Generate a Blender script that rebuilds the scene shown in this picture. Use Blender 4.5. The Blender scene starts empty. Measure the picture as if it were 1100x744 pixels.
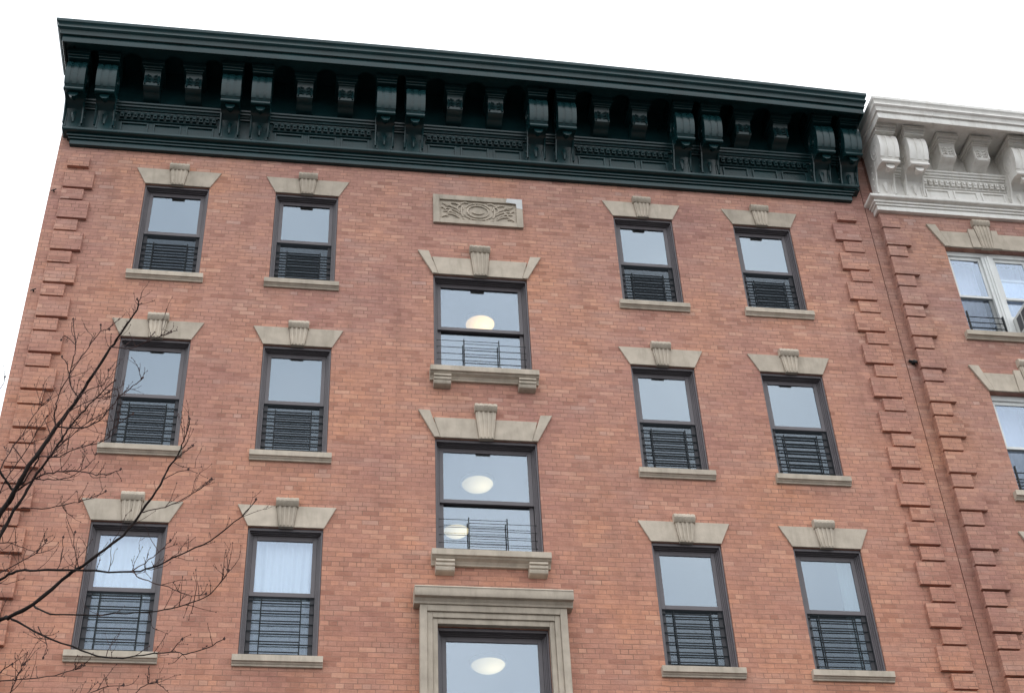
import bpy, math, random
from mathutils import Vector, Matrix
R = random.Random(7)
sc = bpy.context.scene
col = sc.collection
ZT = 17.35                      # height of the top-floor window heads above the street

# ------------------------------------------------------------------ materials
def new_mat(name):
    m = bpy.data.materials.new(name); m.use_nodes = True
    nt = m.node_tree; nt.nodes.clear()
    out = nt.nodes.new('ShaderNodeOutputMaterial')
    return m, nt, out
def N(nt, t, **kw):
    n = nt.nodes.new(t)
    for k, v in kw.items():
        if k in ('operation', 'blend_type', 'data_type', 'offset', 'squash', 'offset_frequency', 'squash_frequency', 'noise_dimensions', 'feature'):
            setattr(n, k, v)
        else:
            n.inputs[k].default_value = v
    return n
def ramp(nt, stops):
    r = nt.nodes.new('ShaderNodeValToRGB'); e = r.color_ramp.elements
    while len(e) > 1: e.remove(e[-1])
    e[0].position = stops[0][0]; e[0].color = (*stops[0][1], 1)
    for p, c in stops[1:]:
        x = e.new(p); x.color = (*c, 1)
    return r
def mixc(nt, a, b, fac, mode='MIX'):
    m = nt.nodes.new('ShaderNodeMix'); m.data_type = 'RGBA'; m.blend_type = mode
    for sock, v in ((m.inputs['Factor'], fac), (m.inputs['A'], a), (m.inputs['B'], b)):
        if isinstance(v, (int, float)): sock.default_value = v
        elif isinstance(v, tuple): sock.default_value = (*v, 1)
        else: nt.links.new(v, sock)
    return m.outputs['Result']
def noise(nt, vec, scale, detail=4, rough=.55):
    n = N(nt, 'ShaderNodeTexNoise', Scale=scale, Detail=detail, Roughness=rough)
    nt.links.new(vec, n.inputs['Vector']); return n.outputs['Fac']

def plain(name, c, rough=.6, var=.12, scale=9, spec=.4, stain=None, bump=.0, bscale=60):
    m, nt, out = new_mat(name)
    g = nt.nodes.new('ShaderNodeNewGeometry').outputs['Position']
    f = noise(nt, g, scale, 5)
    rp = ramp(nt, [(.25, tuple(x*(1-var) for x in c)), (.75, tuple(min(1, x*(1+var)) for x in c))])
    nt.links.new(f, rp.inputs['Fac']); colr = rp.outputs['Color']
    if stain:
        mp = nt.nodes.new('ShaderNodeMapping'); nt.links.new(g, mp.inputs['Vector'])
        mp.inputs['Scale'].default_value = (1, 1, .22)
        f2 = noise(nt, mp.outputs['Vector'], 7, 6, .65)
        r2 = ramp(nt, [(.48, (0, 0, 0)), (.72, (1, 1, 1))]); nt.links.new(f2, r2.inputs['Fac'])
        mm = N(nt, 'ShaderNodeMath', operation='MULTIPLY'); nt.links.new(r2.outputs['Color'], mm.inputs[0]); mm.inputs[1].default_value = stain[1]
        colr = mixc(nt, colr, stain[0], mm.outputs[0])
    oi = nt.nodes.new('ShaderNodeObjectInfo'); ro = ramp(nt, [(0, (.90, .89, .88)), (1, (1.09, 1.08, 1.07))]); nt.links.new(oi.outputs['Random'], ro.inputs['Fac'])
    if name in ('limestone', 'dark_green_paint'): colr = mixc(nt, colr, ro.outputs['Color'], 1.0, 'MULTIPLY')
    b = N(nt, 'ShaderNodeBsdfPrincipled', Roughness=rough); b.inputs['Specular IOR Level'].default_value = spec
    nt.links.new(colr, b.inputs['Base Color'])
    if bump:
        bn = N(nt, 'ShaderNodeBump', Strength=bump, Distance=.004)
        nt.links.new(noise(nt, g, bscale, 6), bn.inputs['Height']); nt.links.new(bn.outputs['Normal'], b.inputs['Normal'])
    nt.links.new(b.outputs['BSDF'], out.inputs['Surface'])
    return m

def brick_mat(name, dz=0.0, tint=(1, 1, 1)):
    m, nt, out = new_mat(name)
    g = nt.nodes.new('ShaderNodeNewGeometry').outputs['Position']
    s = nt.nodes.new('ShaderNodeSeparateXYZ'); nt.links.new(g, s.inputs[0])
    u = N(nt, 'ShaderNodeMath', operation='SUBTRACT'); nt.links.new(s.outputs['X'], u.inputs[0]); nt.links.new(s.outputs['Y'], u.inputs[1])
    w = N(nt, 'ShaderNodeMath', operation='ADD'); nt.links.new(s.outputs['Z'], w.inputs[0]); w.inputs[1].default_value = dz
    # slight waviness of the courses
    ns = N(nt, 'ShaderNodeTexNoise', Scale=1.3, Detail=2.0); nt.links.new(g, ns.inputs['Vector'])
    wob = N(nt, 'ShaderNodeMath', operation='MULTIPLY_ADD'); nt.links.new(ns.outputs['Fac'], wob.inputs[0]); wob.inputs[1].default_value = .018
    nt.links.new(w.outputs[0], wob.inputs[2])
    c = nt.nodes.new('ShaderNodeCombineXYZ'); nt.links.new(u.outputs[0], c.inputs['X']); nt.links.new(wob.outputs[0], c.inputs['Y'])
    add = N(nt, 'ShaderNodeVectorMath', operation='ADD'); nt.links.new(c.outputs[0], add.inputs[0]); add.inputs[1].default_value = (40, 0, 0)
    def bt(c1, c2, mo):
        b = nt.nodes.new('ShaderNodeTexBrick'); b.offset = .5; b.offset_frequency = 2; b.squash = .5; b.squash_frequency = 4
        nt.links.new(add.outputs[0], b.inputs['Vector'])
        b.inputs['Scale'].default_value = 1; b.inputs['Brick Width'].default_value = .213; b.inputs['Row Height'].default_value = .622/9
        b.inputs['Mortar Size'].default_value = .0052; b.inputs['Mortar Smooth'].default_value = .35
        b.inputs['Color1'].default_value = (*c1, 1); b.inputs['Color2'].default_value = (*c2, 1); b.inputs['Mortar'].default_value = (*mo, 1)
        return b
    b = bt((0, 0, 0), (1, 1, 1), (.5, .5, .5))
    T = lambda x: tuple(a*q for a, q in zip(x, tint))
    rp = ramp(nt, [(0, T((.35, .160, .112))), (.10, T((.415, .200, .142))), (.4, T((.450, .219, .156))), (.65, T((.468, .230, .161))), (.90, T((.505, .243, .165))), (.97, T((.53, .280, .195))), (1, T((.48, .27, .205)))])
    nt.links.new(b.outputs['Color'], rp.inputs['Fac'])
    colr = rp.outputs['Color']
    ff = noise(nt, g, 9, 5, .7); rff = ramp(nt, [(.3, (.90, .88, .88)), (.5, (1, 1, 1)), (.7, (1.08, 1.09, 1.10))]); nt.links.new(ff, rff.inputs['Fac'])
    colr = mixc(nt, colr, rff.outputs['Color'], 1.0, 'MULTIPLY')
    # patches: sooty, pinkish, orange
    f1 = noise(nt, g, .55, 6, .6); r1 = ramp(nt, [(.32, (.84, .82, .90)), (.5, (1, 1, 1)), (.68, (1.12, 1.06, .93))]); nt.links.new(f1, r1.inputs['Fac'])
    colr = mixc(nt, colr, r1.outputs['Color'], 1.0, 'MULTIPLY')
    mp = nt.nodes.new('ShaderNodeMapping'); nt.links.new(g, mp.inputs['Vector']); mp.inputs['Scale'].default_value = (.5, .5, 2.2)
    f2 = noise(nt, mp.outputs['Vector'], 1.7, 7, .62); r2 = ramp(nt, [(.52, (0, 0, 0)), (.78, (.75, .75, .75))]); nt.links.new(f2, r2.inputs['Fac'])
    colr = mixc(nt, colr, T((.46, .275, .215)), r2.outputs['Color'])
    # courses weathered in short horizontal runs, drips below, paler weathered bricks towards the top
    mp4 = nt.nodes.new('ShaderNodeMapping'); nt.links.new(g, mp4.inputs['Vector']); mp4.inputs['Scale'].default_value = (2.2, 2.2, 15)
    f4 = noise(nt, mp4.outputs['Vector'], 1.6, 5, .75); r4 = ramp(nt, [(.3, (.84, .83, .83)), (.5, (1, 1, 1)), (.7, (1.13, 1.14, 1.15))]); nt.links.new(f4, r4.inputs['Fac'])
    colr = mixc(nt, colr, r4.outputs['Color'], 1.0, 'MULTIPLY')
    mp5 = nt.nodes.new('ShaderNodeMapping'); nt.links.new(g, mp5.inputs['Vector']); mp5.inputs['Scale'].default_value = (3.2, 3.2, .28)
    f5 = noise(nt, mp5.outputs['Vector'], 1.1, 6, .62); r5 = ramp(nt, [(.5, (1, 1, 1)), (.75, (.83, .82, .82))]); nt.links.new(f5, r5.inputs['Fac'])
    colr = mixc(nt, colr, r5.outputs['Color'], 1.0, 'MULTIPLY')
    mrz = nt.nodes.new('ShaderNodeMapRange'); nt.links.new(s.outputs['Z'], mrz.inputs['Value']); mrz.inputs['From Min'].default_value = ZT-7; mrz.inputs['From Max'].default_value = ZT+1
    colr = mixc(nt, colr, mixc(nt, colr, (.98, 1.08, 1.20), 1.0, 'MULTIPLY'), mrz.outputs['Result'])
    # rare dark smudges
    mp3 = nt.nodes.new('ShaderNodeMapping'); nt.links.new(g, mp3.inputs['Vector']); mp3.inputs['Scale'].default_value = (1.6, 1.6, 7)
    f3 = noise(nt, mp3.outputs['Vector'], 2.1, 5, .7); r3 = ramp(nt, [(.64, (0, 0, 0)), (.8, (.6, .6, .6))]); nt.links.new(f3, r3.inputs['Fac'])
    colr = mixc(nt, colr, T((.2, .10, .085)), r3.outputs['Color'])
    fine = noise(nt, g, 55, 4, .7); rf = ramp(nt, [(.2, (.84, .84, .84)), (.8, (1.14, 1.14, 1.14))]); nt.links.new(fine, rf.inputs['Fac'])
    colr = mixc(nt, colr, rf.outputs['Color'], 1.0, 'MULTIPLY')
    mort = mixc(nt, (.13, .070, .052), (.34, .21, .155), noise(nt, g, 3.0, 4))
    fm = noise(nt, g, 2.6, 5, .7); rm = ramp(nt, [(.36, (.25, .25, .25)), (.62, (1, 1, 1))]); nt.links.new(fm, rm.inputs['Fac'])
    mf = N(nt, 'ShaderNodeMath', operation='MULTIPLY'); nt.links.new(b.outputs['Fac'], mf.inputs[0]); nt.links.new(rm.outputs['Color'], mf.inputs[1])
    colr = mixc(nt, colr, mort, mf.outputs[0])
    p = N(nt, 'ShaderNodeBsdfPrincipled', Roughness=.88); p.inputs['Specular IOR Level'].default_value = .25
    nt.links.new(colr, p.inputs['Base Color'])
    inv = N(nt, 'ShaderNodeMath', operation='MULTIPLY_ADD'); nt.links.new(b.outputs['Fac'], inv.inputs[0]); inv.inputs[1].default_value = -1.0
    nt.links.new(fine, inv.inputs[2])
    bn = N(nt, 'ShaderNodeBump', Strength=.55, Distance=.006); nt.links.new(inv.outputs[0], bn.inputs['Height']); nt.links.new(bn.outputs['Normal'], p.inputs['Normal'])
    nt.links.new(p.outputs['BSDF'], out.inputs['Surface'])
    return m

def glass_mat(name, refl, tint, trans):
    """window pane: sky reflection over a dim view of the room"""
    m, nt, out = new_mat(name)
    gl = N(nt, 'ShaderNodeBsdfGlossy', Roughness=.015); gl.inputs['Color'].default_value = (*tint, 1)
    g = nt.nodes.new('ShaderNodeNewGeometry').outputs['Position']
    bn = N(nt, 'ShaderNodeBump', Strength=.007, Distance=.02); nt.links.new(noise(nt, g, 2.3, 2), bn.inputs['Height'])
    nt.links.new(bn.outputs['Normal'], gl.inputs['Normal'])
    tr = nt.nodes.new('ShaderNodeBsdfTransparent'); tr.inputs['Color'].default_value = (*trans, 1)
    mx = nt.nodes.new('ShaderNodeMixShader'); mx.inputs[0].default_value = refl
    nt.links.new(tr.outputs[0], mx.inputs[1]); nt.links.new(gl.outputs[0], mx.inputs[2]); nt.links.new(mx.outputs[0], out.inputs['Surface'])
    return m
def mesh_mat(name, fac, c):
    m, nt, out = new_mat(name)
    d = N(nt, 'ShaderNodeBsdfDiffuse'); d.inputs['Color'].default_value = (*c, 1)
    tr = nt.nodes.new('ShaderNodeBsdfTransparent')
    mx = nt.nodes.new('ShaderNodeMixShader'); mx.inputs[0].default_value = fac
    nt.links.new(tr.outputs[0], mx.inputs[1]); nt.links.new(d.outputs[0], mx.inputs[2]); nt.links.new(mx.outputs[0], out.inputs['Surface'])
    return m
def emit_mat(name, c, s, base):
    m, nt, out = new_mat(name)
    b = N(nt, 'ShaderNodeBsdfPrincipled', Roughness=.4); b.inputs['Base Color'].default_value = (*base, 1)
    b.inputs['Emission Color'].default_value = (*c, 1)
    tc = nt.nodes.new('ShaderNodeTexCoord'); vd = N(nt, 'ShaderNodeVectorMath', operation='DISTANCE'); nt.links.new(tc.outputs['Object'], vd.inputs[0]); vd.inputs[1].default_value = (.07, -.05, -.05)
    mr = nt.nodes.new('ShaderNodeMapRange'); nt.links.new(vd.outputs['Value'], mr.inputs['Value']); mr.inputs['From Min'].default_value = .0; mr.inputs['From Max'].default_value = .26
    mr.inputs['To Min'].default_value = s*1.75; mr.inputs['To Max'].default_value = s*.62; nt.links.new(mr.outputs['Result'], b.inputs['Emission Strength'])
    nt.links.new(b.outputs[0], out.inputs['Surface']); return m

M = dict(
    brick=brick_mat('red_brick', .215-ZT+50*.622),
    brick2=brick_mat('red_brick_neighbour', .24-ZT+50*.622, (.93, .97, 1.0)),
    stone=plain('limestone', (.47, .408, .338), .85, .17, 5, .2, ((.24, .21, .165), .45), .5, 70),
    stone_line=plain('stone_joint', (.17, .14, .12), .9, .1),
    patch=plain('cement_patch', (.60, .60, .60), .85, .08, 9, .2, None, .3),
    green=plain('dark_green_paint', (.0050, .0300, .0345), .27, .3, 3, .42, ((.010, .032, .034), .55), .2, 25),
    white=plain('off_white_paint', (.80, .775, .735), .55, .07, 4, .4, ((.50, .45, .39), .45), .25, 30),
    frame=plain('brown_aluminium', (.105, .092, .100), .45, .12, 4, .5),
    wframe=plain('white_vinyl', (.66, .67, .66), .4, .05, 4, .5, ((.45, .43, .40), .35)),
    black=plain('black_iron', (.010, .013, .015), .5, .2, 8, .3),
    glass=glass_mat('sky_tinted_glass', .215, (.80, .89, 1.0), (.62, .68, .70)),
    glassc=glass_mat('stair_window_glass', .195, (.74, .86, 1.0), (.90, .89, .88)),
    glassn=glass_mat('clear_glass', .20, (.74, .84, 1.0), (.90, .93, .95)),
    screen1=mesh_mat('insect_screen_dense', .45, (.030, .036, .042)),
    screen2=mesh_mat('insect_screen_mid', .36, (.035, .042, .048)),
    screen3=mesh_mat('insect_screen_open', .26, (.05, .06, .065)),
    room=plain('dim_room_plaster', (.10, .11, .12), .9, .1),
    stair=plain('stairwell_plaster', (.22, .245, .255), .9, .05),
    curtain=plain('sheer_white_curtain', (.66, .70, .70), .9, .05, 2),
    lilac=plain('sheer_lilac_curtain', (.62, .63, .72), .9, .05, 2),
    lamp=emit_mat('lit_opal_glass', (1, .86, .50), .62, (.70, .68, .52)), lampw=emit_mat('lit_warm_opal_glass', (1, .66, .26), 1.25, (.70, .65, .45)),
    rim=plain('lamp_rim', (.70, .72, .66), .4, .05),
    asphalt=plain('asphalt', (.035, .035, .037), .85, .2, 3, .3, ((.03, .03, .03), .6), .4, 90),
    concrete=plain('pavement_concrete', (.09, .088, .085), .9, .15, 2, .2, ((.06, .059, .058), .5), .3),
    roof=plain('roof_felt', (.08, .08, .08), .9, .2),
    paint=plain('road_paint', (.72, .72, .68), .8, .15, 12),
    bark=plain('wet_bark', (.020, .015, .014), .8, .35, 22, .15, None, .6, 80),
    twig=plain('twig_bark', (.055, .032, .030), .8, .3, 30, .15),
    acw=plain('white_enamel', (.62, .62, .60), .4, .05, 5, .5, ((.4, .38, .35), .4)),
    acg=plain('grey_grille', (.17, .17, .18), .5, .1),
)

# ------------------------------------------------------------------ mesh helpers
class MB:
    def __init__(s): s.v = []; s.f = []
    def quad(s, *p):
        i = len(s.v); s.v += [tuple(q) for q in p]; s.f.append(tuple(range(i, i+len(p))))
    def box(s, x0, x1, y0, y1, z0, z1):
        i = len(s.v)
        s.v += [(x, y, z) for z in (z0, z1) for y in (y0, y1) for x in (x0, x1)]
        for f in ((0, 2, 3, 1), (4, 5, 7, 6), (0, 1, 5, 4), (2, 6, 7, 3), (0, 4, 6, 2), (1, 3, 7, 5)):
            s.f.append(tuple(i+k for k in f))
    def frustum(s, bot, top, y0, y1):
        """prism in the XZ plane, polygon pts (x,z), from y0 (front) to y1"""
    def prism_xz(s, pts, y0, y1, inset=0):
        n = len(pts); i = len(s.v)
        cx = sum(p[0] for p in pts)/n; cz = sum(p[1] for p in pts)/n
        s.v += [(p[0]+(cx-p[0])*inset, y0, p[1]+(cz-p[1])*inset) for p in pts]+[(p[0], y1, p[1]) for p in pts]
        s.f.append(tuple(i+k for k in range(n))); s.f.append(tuple(i+n+k for k in reversed(range(n))))
        for k in range(n):
            l = (k+1) % n; s.f.append((i+k, i+n+k, i+n+l, i+l))
    def prism_yz(s, pts, x0, x1):
        """pts (depth in front of the wall, z) extruded along x"""
        n = len(pts); i = len(s.v)
        s.v += [(x0, -p[0], p[1]) for p in pts]+[(x1, -p[0], p[1]) for p in pts]
        s.f.append(tuple(i+k for k in range(n))); s.f.append(tuple(i+n+k for k in reversed(range(n))))
        for k in range(n):
            l = (k+1) % n; s.f.append((i+k, i+n+k, i+n+l, i+l))
    def mould(s, pts, xl, xr, back, drop, nseg=40):
        """moulding with mitred returns: pts (d,z); xl(d), xr(d) give the ends; back = y of the wall behind the returns"""
        n = len(pts)
        rows = []
        for k in range(nseg+1):
            t = k/nseg; row = []
            for d, z in pts:
                x = xl(d)*(1-t)+xr(d)*t
                row.append(len(s.v)); s.v.append((x, -d, z+drop(x, d)))
            rows.append(row)
        for k in range(nseg):
            for j in range(n):
                l = (j+1) % n; s.f.append((rows[k][j], rows[k+1][j], rows[k+1][l], rows[k][l]))
        for row, e in ((rows[0], 0), (rows[-1], 1)):
            bk = []
            for q in row:
                x, y, z = s.v[q]; bk.append(len(s.v)); s.v.append((x, back, z))
            for j in range(n):
                l = (j+1) % n
                if pts[j][0] <= 0 and pts[l][0] <= 0: continue
                f = (row[j], row[l], bk[l], bk[j]); s.f.append(f if e == 0 else f[::-1])
    def tube(s, pts, radii, n=6, cap=True):
        pts = [Vector(p) for p in pts]; prev = None; rings = []
        for k, p in enumerate(pts):
            t = (pts[min(k+1, len(pts)-1)]-pts[max(k-1, 0)])
            if t.length < 1e-9: t = Vector((0, 0, 1))
            t.normalize()
            a = prev if prev is not None else Vector((.31, .77, .2))
            a = (a-t*a.dot(t)); a = a.normalized() if a.length > 1e-6 else t.orthogonal().normalized()
            prev = a; b = t.cross(a); ring = []
            for j in range(n):
                th = 2*math.pi*j/n
                ring.append(len(s.v)); s.v.append(tuple(p+(a*math.cos(th)+b*math.sin(th))*radii[k]))
            rings.append(ring)
        for k in range(len(rings)-1):
            for j in range(n):
                l = (j+1) % n; s.f.append((rings[k][j], rings[k][l], rings[k+1][l], rings[k+1][j]))
        if cap: s.f.append(tuple(reversed(rings[0]))); s.f.append(tuple(rings[-1]))
    def blob(s, p, r, rz=None):
        i = len(s.v); rz = rz or r
        s.v += [(p[0], p[1], p[2]+rz), (p[0], p[1], p[2]-rz)]+[(p[0]+r*math.cos(a), p[1]+r*math.sin(a), p[2]) for a in (0, 1.57, 3.14, 4.71)]
        for k in range(4):
            a, b = i+2+k, i+2+(k+1) % 4; s.f.append((i, a, b)); s.f.append((i+1, b, a))
    def build(s, name, mat, parent=None, loc=None, smooth=True, angle=32, bevel=0):
        """vertices are given in world coordinates relative to the parent thing's base"""
        me = bpy.data.meshes.new(name); me.from_pydata(s.v, [], s.f); me.materials.append(mat)
        if smooth:
            me.polygons.foreach_set('use_smooth', [True]*len(me.polygons)); me.set_sharp_from_angle(angle=math.radians(angle))
        me.update()
        o = bpy.data.objects.new(name, me); col.objects.link(o)
        if parent: o.parent = parent
        if loc: o.location = loc
        if bevel:
            b = o.modifiers.new('bevel', 'BEVEL'); b.width = bevel; b.segments = 2; b.limit_method = 'ANGLE'; b.angle_limit = math.radians(40)
        return o
def empty(name, loc, label, cat, group=None):
    o = bpy.data.objects.new(name, None); o.empty_display_size = .2; col.objects.link(o); o.location = loc
    o['label'] = label; o['category'] = cat
    if group: o['group'] = group
    return o
def tag(o, label, cat, group=None):
    o['label'] = label; o['category'] = cat
    if group: o['group'] = group
def clone(o, parent, loc):
    c = o.copy(); col.objects.link(c); c.parent = parent; c.location = loc
    for ch in o.children:
        d = ch.copy(); col.objects.link(d); d.parent = c
    return c

# ------------------------------------------------------------------ setting: street
def sheet(name, x0, x1, y0, y1, z, mat, z1=None):
    b = MB()
    if z1 is None: b.quad((x0, y0, z), (x1, y0, z), (x1, y1, z), (x0, y1, z))
    else: b.box(x0, x1, y0, y1, z, z1)
    o = b.build(name, mat, smooth=False); o['kind'] = 'structure'; return o
sheet('ground', -900, 900, -900, 900, -.16, plain('far_ground', (.06, .06, .058), .9, .2, .05))
sheet('road', -300, 300, -14.0, -5.2, -.14, M['asphalt'])
sheet('pavement', -300, 300, -5.2, 0, -.158, M['concrete'], 0)
sheet('pavement', -300, 300, -20, -14.0, -.158, M['concrete'], 0)
lm = MB()
for k in range(-12, 13): lm.box(k*6-1.5, k*6+1.5, -9.66, -9.54, -.139, -.136)
o = lm.build('road_marking', M['paint'], smooth=False); o['kind'] = 'structure'

# ------------------------------------------------------------------ the red brick building
W = .475; F = 2.956
COLX = [-4.566, -2.624, 2.624, 4.566]
ROWH = [1.772, 1.821, 1.809]
CZ = [-1.4505, -1.4505-F, -7.243]; CW = [.704, .704, .70]; CH = [1.811, 1.811, 1.95]

bld = empty('brick_building', (0, 0, 0), 'large red brick apartment building with dark green bracketed cornice, filling most of the view', 'building')

def wall_mesh(x0, x1, z0, z1, y, holes, depth):
    xs = sorted({x0, x1}|{h[0] for h in holes}|{h[1] for h in holes}); zs = sorted({z0, z1}|{h[2] for h in holes}|{h[3] for h in holes})
    b = MB()
    for i in range(len(xs)-1):
        for j in range(len(zs)-1):
            cx, cz = (xs[i]+xs[i+1])/2, (zs[j]+zs[j+1])/2
            if any(h[0] < cx < h[1] and h[2] < cz < h[3] for h in holes): continue
            b.quad((xs[i], y, zs[j]), (xs[i+1], y, zs[j]), (xs[i+1], y, zs[j+1]), (xs[i], y, zs[j+1]))
    for a, c, d, e in holes:
        b.quad((a, y, d), (a, y, e), (a, y+depth, e), (a, y+depth, d)); b.quad((c, y, e), (c, y, d), (c, y+depth, d), (c, y+depth, e))
        b.quad((a, y, e), (c, y, e), (c, y+depth, e), (a, y+depth, e)); b.quad((c, y, d), (a, y, d), (a, y+depth, d), (c, y+depth, d))
    return b
holes = []
for r in range(3):
    for x in COLX: holes.append((x-W, x+W, ZT-r*F-ROWH[r], ZT-r*F))
for r in range(3): holes.append((-CW[r], CW[r], ZT+CZ[r]-CH[r], ZT+CZ[r]))
b = wall_mesh(-6.40, 6.405, -.1, ZT+2.08, 0, holes, .30)
XL, XR, YB = -6.40, 6.405, 13.0
b.quad((XL, YB, -.1), (XL, 0, -.1), (XL, 0, ZT+2.08), (XL, YB, ZT+2.08)); b.quad((XR, 0, -.1), (XR, YB, -.1), (XR, YB, ZT+2.08), (XR, 0, ZT+2.08))
b.quad((XR, YB, -.1), (XL, YB, -.1), (XL, YB, ZT+2.08), (XR, YB, ZT+2.08))
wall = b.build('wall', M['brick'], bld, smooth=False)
b = MB(); b.box(XL+.02, XR-.02, .02, YB-.02, ZT+2.085, ZT+2.2); b.build('roof', M['roof'], bld, smooth=False)

# quoins: raised brick blocks, mesh made once per size and copied
def quoin_proto(w, h, mat, name, d=.034, grow=0):
    b = MB(); b.box(0, w, -d, .02 + grow, 0, h); return b.build(name, mat, bld, smooth=False, bevel=.004)
def quoins(parent, xin_l, wide, narrow, zfun, count, mat, mirror, y=0.0, d=.060):
    wp = MB(); wp.box(0, wide, -d, .001, 0, .345); np_ = MB(); np_.box(0, narrow, -d, .001, 0, .207)
    pw = pn = None
    for k in range(count):
        zb = zfun(k)
        xa = xin_l if not mirror else xin_l-wide
        if pw is None: pw = wp.build('quoin', mat, parent, (xa, y, zb), smooth=False, bevel=.005)
        else: clone(pw, parent, (xa, y, zb))
        xa = xin_l if not mirror else xin_l-narrow
        zn = zb-.25
        if pn is None: pn = np_.build('quoin', mat, parent, (xa, y, zn), smooth=False, bevel=.005)
        else: clone(pn, parent, (xa, y, zn))
    return pw, pn
zq = lambda k: ZT-.215-.622*k
quoins(bld, -6.215, .425, .315, zq, 15, M['brick'], False)
quoins(bld, 6.19, .435, .325, zq, 15, M['brick'], True)
for xa, wdt in ((-6.215, .315), (6.19-.325, .325)):
    b = MB(); b.box(0, wdt, -.060, .001, 0, .20); b.build('quoin', M['brick'], bld, (xa, 0, ZT+.222), smooth=False, bevel=.005)
# small iron anchors and a vent on the wall
for x, z in ((-6.332, -.295), (-6.318, -2.24)):
    b = MB(); b.tube([(x, .01, ZT+z), (x, -.05, ZT+z)], [.012, .010]); b.tube([(x-.035, -.04, ZT+z-.02), (x+.035, -.04, ZT+z+.02)], [.009, .009]); b.build('wall_anchor', M['black'], bld)

# ---- rooms behind the windows
def room(parent, xc, zt, zb, half, mat, yb=3.4, y0=.30, ceil=.1):
    b = MB(); x0, x1, z1, z0 = xc-half, xc+half, zt+ceil, zb-.6
    b.quad((x0, yb, z0), (x1, yb, z0), (x1, yb, z1), (x0, yb, z1)); b.quad((x0, y0, z1), (x1, y0, z1), (x1, yb, z1), (x0, yb, z1))
    b.quad((x0, y0, z0), (x1, y0, z0), (x1, yb, z0), (x0, yb, z0)); b.quad((x0, y0, z0), (x0, yb, z0), (x0, yb, z1), (x0, y0, z1)); b.quad((x1, y0, z0), (x1, yb, z0), (x1, yb, z1), (x1, y0, z1))
    return b.build('room', mat, parent, smooth=False)
# ---- window assembly
def ring(b, x0, x1, z0, z1, t, y0, y1, tt=None, tb=None):
    tt = t if tt is None else tt; tb = t if tb is None else tb
    b.box(x0, x0+t, y0, y1, z0, z1); b.box(x1-t, x1, y0, y1, z0, z1)
    b.box(x0+t, x1-t, y0, y1, z1-tt, z1); b.box(x0+t, x1-t, y0, y1, z0, z0+tb)
def guard(parent, x0, x1, zb, ztop, y, post, pitch=.128, both=True, rad=.0065, off=.035, mat=None):
    b = MB(); xc = (x0+x1)/2
    for s in (-1, 1):
        b.box(xc+s*post-.007, xc+s*post+.007, y-.008, y+.008, zb, ztop+.02)
    n = int((ztop-zb)/pitch)+1
    for k in range(n):
        z = ztop-.015-k*pitch
        if z < zb+.01: break
        b.tube([(x0, y, z), (xc+post, y, z)], [rad, rad], 6)
        z2 = z-off
        if z2 > zb+.01: b.tube([(xc-post, y+.004, z2), (x1, y+.004, z2)], [rad, rad], 6)
    return b.build('window_guard', mat or M['black'], parent, angle=50)
def window(parent, xc, zt, w, h, fr, gl, scr=None, gpost=.245, gtop=1.07, yf=.10, meet=.50, st=.075, gkw=None, guardon=True, lite=.05):
    x0, x1, zb = xc-w, xc+w, zt-h
    f = MB(); ring(f, x0+.002, x1-.002, zb+.001, zt-.002, lite, yf, yf+.12, lite+.01)
    ring(f, x0+.002, x1-.002, zb+.001, zt-.002, .022, .022, yf-.001, .04, .012); ring(f, x0+.002, x1-.002, zb+.001, zt-.002, .036, yf-.028, yf-.0005, .05, .012)
    f.box(x0+lite, x0+lite+.018, yf+.02, yf+.06, zb+lite, zt-lite); f.box(x1-lite-.018, x1-lite, yf+.02, yf+.06, zb+lite, zt-lite)
    win = f.build('window', fr, parent, smooth=False, bevel=.004)
    a0, a1 = x0+lite+.019, x1-lite-.019
    zm = zt-h*meet
    s = MB(); ring(s, a0, a1, zm-.035, zt-lite-.001, st-.019, yf+.03, yf+.065, .075, .06)
    s.build('upper_sash', fr, win, smooth=False, bevel=.004)
    s = MB(); ring(s, a0, a1, zb+lite+.001, zm+.02, st-.019, yf+.07, yf+.105, .05, .075)
    s.build('lower_sash', fr, win, smooth=False, bevel=.004)
    p = MB(); p.box(a0+.05, a1-.05, yf+.045, yf+.049, zm, zt-lite-.06); p.build('pane', gl, win, smooth=False)
    p = MB(); p.box(a0+.05, a1-.05, yf+.085, yf+.089, zb+lite+.06, zm); p.build('pane', gl, win, smooth=False)
    if scr:
        p = MB(); p.quad((a0-.012, yf+.030, zb+lite+.02), (a1+.012, yf+.030, zb+lite+.02), (a1+.012, yf+.030, zm-.04), (a0-.012, yf+.030, zm-.04)); so = p.build('insect_screen', scr, win, smooth=False)
    if guardon:
        if scr: guard(win, a0+.002, a1-.002, zb+lite+.004, zt-gtop, yf+.052, gpost, **(gkw or {}))
        else: guard(win, x0+lite+.001, x1-lite-.001, zb+.004, zt-gtop, yf+.012, gpost, **(gkw or {}))
    return win

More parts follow.
